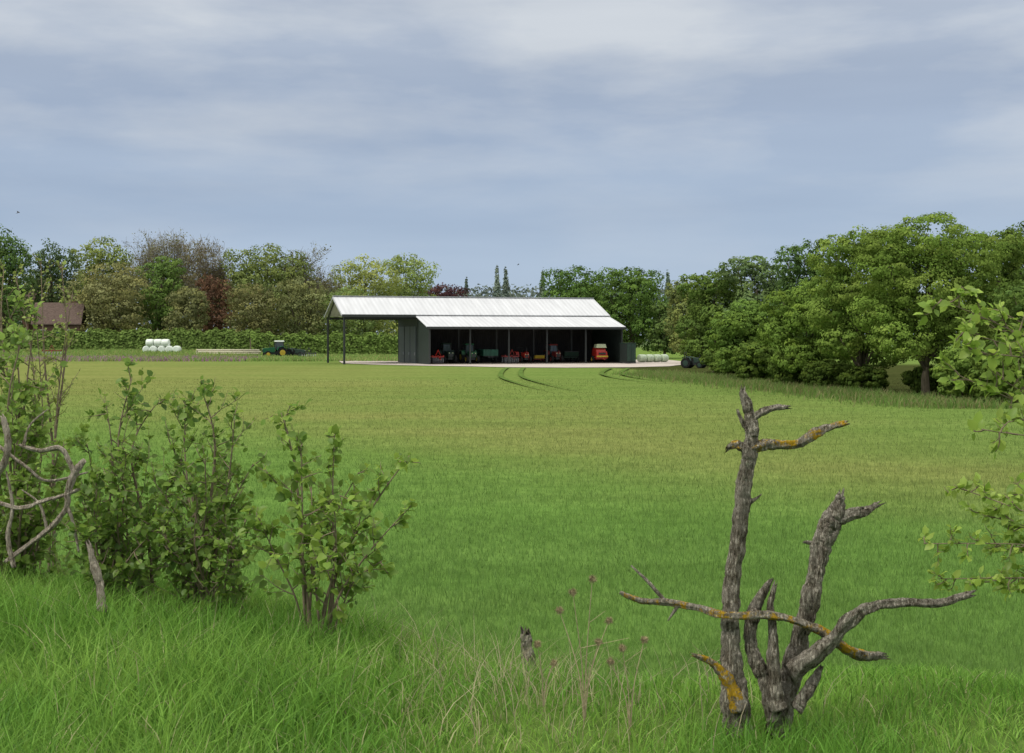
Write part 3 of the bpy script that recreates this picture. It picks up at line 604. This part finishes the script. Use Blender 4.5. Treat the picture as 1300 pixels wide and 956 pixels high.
tree('dark green oak right of the barn ridge, left of two',733,232,336,52,(.048,.086,.022),19000,.36,seed=51,cb=.03,group='oaks behind the barn',k=12)
tree('dark green oak right of the barn ridge, right of two',800,226,334,50,(.052,.09,.022),19000,.36,seed=52,cb=.03,group='oaks behind the barn',k=12)
tree('bushy dark tree between barn corner and wood',844,222,384,22,(.055,.085,.027),6000,.36,seed=53,cb=.01)
rng=np.random.default_rng(77)
lob=[]
for px in np.arange(380,1700,8):
    Y=rng.uniform(560,640); H=CH-(rng.uniform(361,368)-HY)/F*Y; r=rng.uniform(5,8); lob.append((X(px,Y),Y,H-r*.7,r,r,r*.7)); lob.append((X(px,Y),Y,H*.4,r,r,H*.42))
V,Fq,Cc=cloud(lob,42000,1.4,(.065,.082,.072),rng,.6,12); tag(fast('far_wood',V,Fq,M['leaf'],None,Cc),'distant dark wood along the horizon behind the barn','woodland',kind='stuff')  # bluish leaf colour stands in for haze over the distance
lob=[]
for px in np.arange(-220,430,9):
    Y=rng.uniform(300,330); H=CH-(rng.uniform(340,364)-HY)/F*Y; r=rng.uniform(3,5); lob.append((X(px,Y),Y,H-r*.8,r,r,r*.8)); lob.append((X(px,Y),Y,H*.4,r,r,H*.42))
V,Fq,Cc=cloud(lob,38000,.8,(.08,.092,.045),rng,.5,12); tag(fast('woodland_understorey',V,Fq,M['leaf'],None,Cc),'brownish understorey filling gaps behind the left tree line','woodland',kind='stuff')
def hedge(label,pxa,Ya,pxb,Yb,H,wd,col,n,size,seed):
    rng=np.random.default_rng(seed); xa,xb=X(pxa,Ya),X(pxb,Yb); z0=float(gh((xa+xb)/2,(Ya+Yb)/2))
    Ln=math.hypot(xb-xa,Yb-Ya); t=thing('hedge',label,'hedge',(xa,Ya,z0-.2),math.atan2(Yb-Ya,xb-xa))
    x=rng.uniform(0,Ln,n); side=rng.random(n); hh=H*(1+.06*np.sin(x*.9)+.05*np.sin(x*2.1+1)+.04*np.sin(x*4.3))
    top=side<.35
    y=np.where(top,rng.uniform(-wd/2,wd/2,n),-wd/2+rng.normal(size=n)*.18); z=np.where(top,hh+rng.normal(size=n)*.12,rng.uniform(0,1,n)*hh)
    back=(side>.88); y=np.where(back,wd/2+rng.normal(size=n)*.15,y)
    Nn=np.stack([0*x,np.where(top,0,np.where(back,1,-1)),np.where(top,1,.7)],1)+rng.normal(size=(n,3))*.35
    f=.92+.14*np.sin(x*1.7+z*2)+.10*np.sin(x*4.1)
    V,Fq=quads(np.stack([x,y,z],1),unit(Nn),size*rng.uniform(.6,1.4,n),rng); fast('foliage',V,Fq,M['leaf'],t,np.repeat(np.array(col)[None]*KF*(f*rng.uniform(.85,1.15,n))[:,None],4,0))
    MB().box((Ln/2,0,H*.42),(Ln,wd*.7,H*.84)).build('branches',M['bark'],t)
hedge('long clipped green hedge running behind the canopy',318,244,640,262,3.9,1.6,(.095,.14,.034),20000,.42,61)
hedge('lower clipped hedge behind the wrapped bales on the left',-40,246,330,250,3.7,1.6,(.09,.13,.034),22000,.42,62)
n=30000; x=rng.uniform(-85,-16,n); y=rng.uniform(200,243,n); P=np.stack([x,y,gh(x,y)],1)
c=np.where(((y<217)&(x<-38)&(rng.random(n)<.45))[:,None],np.array([[.31,.18,.25]]),np.where((rng.random(n)<.5)[:,None],np.array([[.17,.29,.07]]),np.array([[.26,.30,.10]])))*rng.uniform(.7,1.3,(n,1))
tag(blades('verge_grass',P,rng.uniform(.3,.8,n),rng.uniform(.10,.22,n),rng.uniform(.1,.9,n),c,rng,2),'rough verge of long grass and purple weeds before the hedge','grass',kind='stuff')
# ---------------------------------------------------------------- wood on the right
gw='trees of the wood on the right'
wc=(.068,.108,.022); wc2=(.115,.155,.032)
def wt(label,px,Y,top,hw,col,n,size,seed,**k): k.setdefault('clump',.27); k.setdefault('nc',42); return tree(label,px,Y,top,hw,col,n,size,seed=seed,group=gw,**k)
wt('narrow olive tree at the left end of the wood',872,186,352,30,(.08,.10,.034),10000,.32,71,cb=.01)
wt('mid green tree second from the left end of the wood',908,142,342,46,(.064,.10,.025),16000,.27,72,cb=.01)
wt('grey green tree rising behind the left part of the wood',962,138,322,46,(.065,.098,.04),14000,.27,73,cb=.02)
wt('dark tree top just left of the tallest oak',1022,126,303,46,(.045,.078,.025),15000,.25,74,cb=.03)
wt('rounded green tree in front of the left part of the wood',948,114,378,54,(.064,.105,.023),22000,.21,75,cb=.01,k=7)
wt('broad green tree left of the tallest oak, in front',1030,101,352,66,(.068,.108,.022),30000,.19,76,cb=.03,k=8)
wt('left oak of the tallest group in the wood',1094,93,288,68,wc,35000,.175,77,cb=.08,col2=wc2,k=9)
wt('tallest oak of the wood with bright green crown',1176,86,266,92,(.076,.118,.022),60000,.16,78,cb=.12,col2=wc2,k=11,depth=.7)
wt('oak at the right of the tallest one, partly behind the hazel',1262,90,290,62,(.060,.098,.020),28000,.175,79,cb=.05,col2=wc2,k=9)
wt('dark tree in the wood at the right edge of the picture',1296,118,280,50,(.044,.07,.022),14000,.24,80,cb=.02)
wt('dark leaning tree low at the right edge of the wood',1318,80,350,62,(.05,.082,.021),20000,.16,81,cb=.02)
gbush='bushes along the foot of the wood'
bn=['small round','low dark','tall round','drooping','dark spreading','low rounded','shade toned','pale green','dull green','dark edge']; bo=['first','second','third','fourth','fifth','sixth','seventh','eighth','ninth','tenth']
for i,(px,Y,top,hw,dk) in enumerate([(886,172,428,22,.75),(924,128,438,32,.75),(964,110,432,36,.75),(1008,101,446,34,.65),(1052,96,455,32,.55),(1098,92,462,30,.55),(1180,90,462,34,.45),(1220,80,436,34,1.15),(1266,78,446,36,.75),(1312,74,438,38,.65)]):  # dk puts shadow under the wood into leaf colour; one bush lighter
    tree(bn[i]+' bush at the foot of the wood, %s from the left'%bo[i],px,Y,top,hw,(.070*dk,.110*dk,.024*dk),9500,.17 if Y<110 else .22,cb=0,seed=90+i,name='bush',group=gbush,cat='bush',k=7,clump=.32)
n=16000; yy=rng.uniform(72,135,n); x=(X(1120,86)-(yy-86)*.165)+rng.normal(size=n)*1.6-1.5; P=np.stack([x,yy,gh(x,yy)],1)
c=np.where((rng.random(n)<.35)[:,None],np.array([[.24,.23,.10]]),np.array([[.13,.22,.05]]))*rng.uniform(.7,1.3,(n,1))
tag(blades('wood_edge_grass',P,rng.uniform(.2,.7,n),rng.uniform(.03,.08,n),rng.uniform(.1,.9,n),c,rng,2),'long dry grass along the foot of the wood','grass',kind='stuff')
# ---------------------------------------------------------------- near shrubs
LT=np.array([(0,0,0),(.34,0,-.02),(.70,0,-.06),(1,0,-.16),(.28,.36,.06),(.66,.33,.03),(.28,-.36,.06),(.66,-.33,.03)])
LF=np.array([(0,4,1),(1,4,5),(1,5,2),(2,5,3),(0,1,6),(1,7,6),(1,2,7),(2,3,7)])
def leaves(name,P,D,Nn,S,C,parent,asp=1.0):
    P=np.array(P);D=unit(np.array(D));Nn=np.array(Nn);S=np.array(S); n=len(P)
    B=unit(np.cross(Nn,D)); W=np.cross(D,B)
    V=P[:,None]+S[:,None,None]*(D[:,None]*LT[None,:,0:1]+asp*B[:,None]*LT[None,:,1:2]+W[:,None]*LT[None,:,2:3])
    Fq=(np.arange(n)[:,None,None]*8+LF[None]).reshape(-1,3)
    return fast(name,V.reshape(-1,3),Fq,M['nleaf'],parent,np.repeat(np.array(C),8,0),True)
def shrub(name,label,cat,basepx,Yb,tips,leaf=.055,cols=((.10,.19,.03),(.17,.27,.045)),side=13,sub=2,seed=1,start=.25,r0=.012,tw=.3,dens=.022,group=None,asp=1.0,updir=.35,bspread=.06,arch=.06):
    rng=np.random.default_rng(seed); random.seed(seed)
    bx=X(basepx,Yb); bz=float(gh(bx,Yb))-.04; O=np.array((bx,Yb,bz)); t=thing(name,label,cat,tuple(O),0,group)
    st=MB(); tg=MB(); LP=[];LD=[];LN=[];LS=[];LC=[]; c1,c2=np.array(cols[0]),np.array(cols[1])
    def addleaves(pts,k):
        P=np.array(pts)
        for i in range(k):
            f=(i+rng.random()*.6)/k; q=f*(len(P)-1); j=min(int(q),len(P)-2); p=P[j]+(P[j+1]-P[j])*(q-j); d=unit(P[j+1]-P[j])
            ld=unit(d*.5+rng.normal(size=3)*.7); LP.append(p+ld*leaf*.12); LD.append(ld); nn=unit(np.array([0,-.4,1])+rng.normal(size=3)*.55); LN.append(nn)
            LS.append(leaf*rng.uniform(.45,1.25)*(1.0 if f<.85 else .75)); m=rng.random()**1.2; m=min(1,m+.25*(f>.8)); LC.append((c1*(1-m)+c2*m)*rng.uniform(.75,1.2))
    for tip in tips:
        T=np.array(at(*tip))-O; Ln=np.linalg.norm(T); bow=np.array([T[0]*-.12,0,Ln*arch])+rng.normal(size=3)*.03
        off=np.array([rng.uniform(-1,1)*bspread+T[0]*min(1,bspread*1.6),rng.uniform(-.06,.06),0])
        P=catmull([off,off*.5+T*.33+bow,T*.68+bow*.8+rng.normal(size=3)*.025*Ln,T],6)
        st.tube(P,np.linspace(r0*rng.uniform(.7,1.2)*min(1,Ln),.0022,len(P)),6)
        addleaves(P[int(len(P)*.75):],7)
        for k in range(side):
            f=start+(1-start)*(k+rng.random())/side; q=f*(len(P)-1); j=min(int(q),len(P)-2); p=P[j]+(P[j+1]-P[j])*(q-j); d=unit(P[j+1]-P[j])
            dd=unit(d*.6+rng.normal(size=3)*.75+np.array([0,0,updir])); l=tw*Ln*rng.uniform(.4,1)*(1.15-f)+.06
            pts=[p]
            for s in range(4): dd=unit(dd+rng.normal(size=3)*.18+np.array([0,0,.05])); pts.append(pts[-1]+dd*l/4)
            tg.tube(pts,np.linspace(.0042,.0014,5),4,cap=False); addleaves(pts[1:],max(3,int(l/dens)))
            for s in range(sub):
                a=pts[rng.integers(1,5)]; d2=unit(dd+rng.normal(size=3)*.8); l2=l*rng.uniform(.3,.6); pp=[a,a+d2*l2*.5,a+d2*l2+np.array([0,0,.01])]
                tg.tube(pp,[.0025,.0018,.001],3,cap=False); addleaves(pp,max(3,int(l2/dens)+1))
    st.build('stem',M['twig'],t,True); tg.build('twigs',M['twig'],t)
    leaves('leaves',LP,LD,LN,LS,LC,t,asp); return t
haz=((.12,.215,.034),(.26,.38,.066)); dkh=((.095,.18,.030),(.21,.32,.055))
shrub('hazel_bush','sprawling hazel bush with toothed leaves standing rightmost of the near left bushes','bush',402,8.0,[(357,524,8.1),(382,565,7.9),(425,548,8.1),(455,600,8.2),(520,578,8.0),(512,652,7.9),(485,712,7.8),(340,600,8.0),(325,650,7.9),(425,650,7.6),(395,610,8.4),(470,655,8.0)],.060,haz,9,2,101,tw=.27,dens=.034,start=.30)
shrub('hawthorn_bush','dense leafy bush left of the hazel, with arching tips','bush',268,8.3,[(255,492,8.3),(236,508,8.5),(298,532,8.2),(275,565,8.6),(322,588,8.4),(215,560,8.2),(195,610,8.2),(318,650,8.1),(250,640,8.0),(290,690,7.9),(205,690,8.0),(225,600,8.6),(295,605,8.6),(180,660,8.2),(260,580,8.0)],.048,dkh,11,3,102,start=.10,tw=.30,dens=.031,bspread=.18)
shrub('hawthorn_bush','dense bush behind the bleached branch with one tall tip','bush',150,8.5,[(168,478,8.5),(204,505,8.7),(135,515,8.6),(110,560,8.7),(180,570,8.5),(92,610,8.6),(150,640,8.2),(105,680,8.1),(190,680,8.1),(160,580,8.3),(125,610,8.3),(210,630,8.6),(75,660,8.7),(222,700,8.4)],.048,dkh,12,3,103,start=.10,tw=.30,dens=.030,bspread=.18)
shrub('elder_bush','pale leafed straggling bush at the left edge of the picture','bush',20,9.0,[(8,378,9.0),(45,400,9.2),(-30,360,9.3),(28,430,8.8),(62,480,9.1),(-10,450,9.0),(50,540,8.9),(75,570,8.8),(15,520,8.7),(92,560,9.2),(-40,520,9.0),(40,600,8.6),(-20,640,8.6),(75,640,8.9),(5,470,9.1)],.052,((.13,.22,.04),(.26,.38,.075)),14,3,104,start=.15,tw=.20,dens=.030)
shrub('budding_shrub','thin twiggy shrub rising behind the left edge bush','shrub',60,9.6,[(78,338,9.6),(52,332,9.7),(20,350,9.8),(92,372,9.6),(5,340,9.8),(45,400,9.5)],.028,((.22,.28,.06),(.30,.37,.1)),12,2,105,start=.4,tw=.12,dens=.035)
shrub('hazel_branch','bright hazel with large leaves reaching in at the right edge','bush',1640,6.6,[(1194,380,6.0),(1222,420,6.1),(1268,394,6.2),(1216,476,6.1),(1230,446,6.0),(1246,545,6.0),(1290,420,6.2),(1270,480,6.1),(1285,530,6.1),(1172,690,7.3),(1214,618,7.3),(1190,735,7.3),(1238,650,7.3),(1262,690,7.4),(1255,738,7.3),(1285,628,7.3),(1290,700,7.3),(1280,665,7.2)],.052,((.16,.27,.035),(.36,.48,.095)),10,2,106,start=.70,tw=.070,dens=.026,r0=.006,updir=.05,arch=.17,asp=.85)
def dead(name,label,cat,Yb,base,paths,mat,rough=.11,matmap=None,rs=1.0):
    O=np.array(at(base[0],base[1],Yb)); t=thing(name,label,cat,tuple(O))
    for i,(pn,pts,rad) in enumerate(paths):
        P=np.array([at(p[0],p[1],Yb+(p[2] if len(p)>2 else 0)) for p in pts])-O; Q=np.column_stack([P,np.array(rad)/F*Yb*rs]); S=catmull(Q,16)
        rg=np.random.default_rng(i); j=rg.normal(size=(len(S),3)); j=(j+np.roll(j,1,0)+np.roll(j,2,0)+np.roll(j,3,0))/2; S[:,:3]+=j*S[:,3:4]*.06
        kn=rg.normal(size=len(S)); kn=sum(np.roll(kn,q) for q in range(8))/8; S[:,3]*=1+.22*kn
        mb=MB(); random.seed(i+3); mb.tube(S[:,:3],np.abs(S[:,3]),26,rough); mb.build(pn,M[(matmap or {}).get(i,mat)],t,True)
    return t
dead('dead_tree','dead grey lichened tree stump with broken stems on the near bank','dead tree',6.8,(945,925),[
 ('trunk',[(938,935),(931,868),(929,800),(930,740),(937,680),(944,620),(951,575),(954,548),(950,520),(943,497)],[19,16,13.5,12.5,12,11.5,10.5,9,7.5,4.5]),
 ('branch',[(952,535),(964,525),(982,518),(999,517)],[6.5,5.5,4.5,3.2]),
 ('branch',[(952,570),(972,565),(995,564),(1015,562),(1035,550),(1055,542),(1074,537)],[9,8,7,6.5,6.5,5.2,4]),
 ('branch',[(954,573),(942,568),(934,564),(924,568)],[8,7,5.5,3.5]),
 ('branch',[(952,548),(942,534),(937,522)],[5,3.2,1.6]),
 ('branch',[(944,640),(958,634),(966,628)],[5,2.4,1]),
 ('trunk',[(985,935,.05),(998,868,.05),(1013,820,.05),(1028,765),(1038,715),(1049,672),(1062,648),(1067,630)],[20,17,14.5,13.5,13,14,11,7]),
 ('branch',[(1046,690),(1060,662),(1084,652),(1098,650),(1113,641)],[12,12,9.5,7,4.5]),
 ('branch',[(1043,700),(1034,691),(1021,688)],[6,4,2]),
 ('branch',[(1003,855,-.05),(1045,822,-.1),(1078,788,-.15),(1108,770,-.2),(1150,765,-.2),(1192,766,-.2),(1231,755,-.2)],[13,11,9,7.5,6.5,6,4.5]),
 ('branch',[(787,752,.1),(812,762,.1),(845,764,.08),(885,771,.02),(925,781,-.08),(985,782,-.08),(1035,798,-.06),(1072,822,-.05),(1095,832),(1118,832)],[2.6,4,4.5,5,5.5,6,6.5,7,7.5,5]),
 ('branch',[(801,718,.12),(822,738,.1),(843,762,.09)],[1.4,2.4,3]),
 ('branch',[(848,788,.08),(856,776,.07),(862,768,.06)],[1.2,2.2,3]),
 ('branch',[(985,915),(972,865),(957,830),(953,795),(962,765),(976,740)],[15,13,10.5,9.5,8,4.5]),
 ('branch',[(990,900,-.06),(983,850,-.06),(981,800,-.05),(978,770,-.04),(983,744,-.04)],[11,8.5,6,5,3]),
 ('branch',[(940,900,-.06),(925,865,-.05),(905,842,-.05),(882,832,-.05)],[12,9,6,3]),
 ('branch',[(1010,900,-.05),(1030,868,-.04),(1042,848,-.04)],[12,8,4])],'deadbark',matmap={2:'lichenbark',10:'lichenbark',3:'lichenbark',15:'lichenbark'},rs=.84)
dead('fallen_branch','bleached twisted dead branch tangled in the left bushes','dead branch',8.1,(60,760),[
 ('branch',[(108,584),(95,600),(86,625),(84,645),(66,668),(38,690),(8,712)],[5,7,6,5,5,4,4]),
 ('branch',[(95,602),(78,570),(50,572),(25,565)],[5,4.5,4,3]),
 ('branch',[(-10,610),(6,585),(10,560),(4,530)],[7,6.5,6,5]),
 ('branch',[(-10,635),(25,645),(55,636),(84,628),(98,622)],[3,4,4,3.5,3]),
 ('branch',[(18,720),(10,680),(16,645),(8,600)],[5,4,3,2]),
 ('branch',[(-10,560,.1),(30,590,.1),(60,610,.1),(110,600,.15)],[3,3,2.5,1.5]),
 ('branch',[(30,565),(38,540),(60,520)],[3,2.2,1]),
 ('branch',[(60,672),(50,640),(28,622)],[3,2.2,1.2]),
 ('branch',[(84,640),(92,660),(100,700)],[4,3,2])],'bleached',rs=.66)
dead('cut_stake','short broken wooden stake leaning in the grass below the bushes','stake',7.6,(120,770),[('stake',[(130,775),(127,742),(119,714),(113,692)],[7,6.5,5.5,4])],'bleached',rs=.8)
dead('rotten_post','rotten mossy post end standing in the dry grass','post',8.2,(672,900),[('post',[(676,892),(673,860),(670,828),(668,804)],[8,8,7.5,7])],'deadbark')
rngt=np.random.default_rng(3)
def burdock(label,basepx,Yb,heads):
    bx=X(basepx,Yb); O=np.array((bx,Yb,float(gh(bx,Yb)))); t=thing('dried_thistle',label,'dried plant',tuple(O)); st=MB()
    for (px,py) in heads:
        T=np.array(at(px,py,Yb+rngt.uniform(-.15,.15)))-O; P=catmull([(0,0,0),T*.4+np.array([-T[0]*.15,0,.05]),T],5)
        st.tube(P,np.linspace(.004,.0014,len(P)),5)
        for k in range(3): a=P[rngt.integers(2,9)]; st.tube([a,a+rngt.normal(size=3)*.07+np.array([0,0,.07])],[.0016,.0008],3)
        hb=MB(); m=150; d=unit(rngt.normal(size=(m,3)))
        hb.lathex(tuple(T),[(-.010,.002),(-.007,.008),(0,.011),(.007,.008),(.010,.002)],10)
        for q in d: hb.tube([T+q*.008,T+q*rngt.uniform(.016,.027)],[.0014,.0004],3,cap=False)
        hb.build('seed_head',M['seed'],t)
    st.build('stem',M['stalk'],t)
burdock('dried thistle with brown heads, taller left one right of the post',742,6.7,[(727,752),(752,735),(710,775),(773,788),(760,815)])
burdock('low dried thistle with brown heads beside the dead tree',800,6.6,[(790,823),(818,812),(775,840)])
burdock('short dried thistle at the rotten post',690,6.8,[(682,818),(703,842)])
def stalks():
    n=900; x=np.where(rng.random(n)<.6,rng.normal(size=n)*.4,rng.uniform(-1.2,1.6,n)); y=rng.uniform(6.3,8.8,n); z=gh(x,y); P=np.stack([x,y,z],1)
    g=(rng.random(n)<.45)[:,None]; c=np.where(g,np.array([[.48,.41,.27]]),np.array([[.2,.32,.07]]))*rng.uniform(.6,1.2,(n,1))
    tag(blades('dry_stalks',P,rng.uniform(.12,.40,n),rng.uniform(.003,.006,n),rng.uniform(.2,1.1,n),c,rng,4),'pale dry stalks standing in the grass at the bank edge','dry grass',kind='stuff')
stalks()
def bird(label,px,py,Y,s,rz):
    p=at(px,py,Y); mb=MB()
    mb.tube(catmull([(-.22,0,0),(-.1,0,.0),(.05,0,.02),(.16,0,.03),(.22,0,.02)],3),[.01,.03,.045,.055,.06,.06,.06,.055,.05,.04,.03,.015,.006],8)
    for sy in (-1,1):
        b=len(mb.v); mb.v+=[(.1,0,.03),(.12,sy*.2,.12),(.02,sy*.42,.08),(-.04,sy*.2,.10),(-.06,0,.03)]; mb.f.append((b,b+1,b+2,b+3,b+4))
    b=len(mb.v); mb.v+=[(-.18,0,0),(-.34,.06,0),(-.34,-.06,0)]; mb.f.append((b,b+1,b+2))
    o=mb.build('bird',M['bird']); o.location=p; o.rotation_euler=(R(25),R(-20),rz); o.scale=(s,s,s); tag(o,label,'bird','birds flying in the sky')
bird('tiny dark bird flying high at the left edge',23,270,95,.5,R(40)); bird('tiny dark bird flying above the poplars',658,336,120,.5,R(-30))
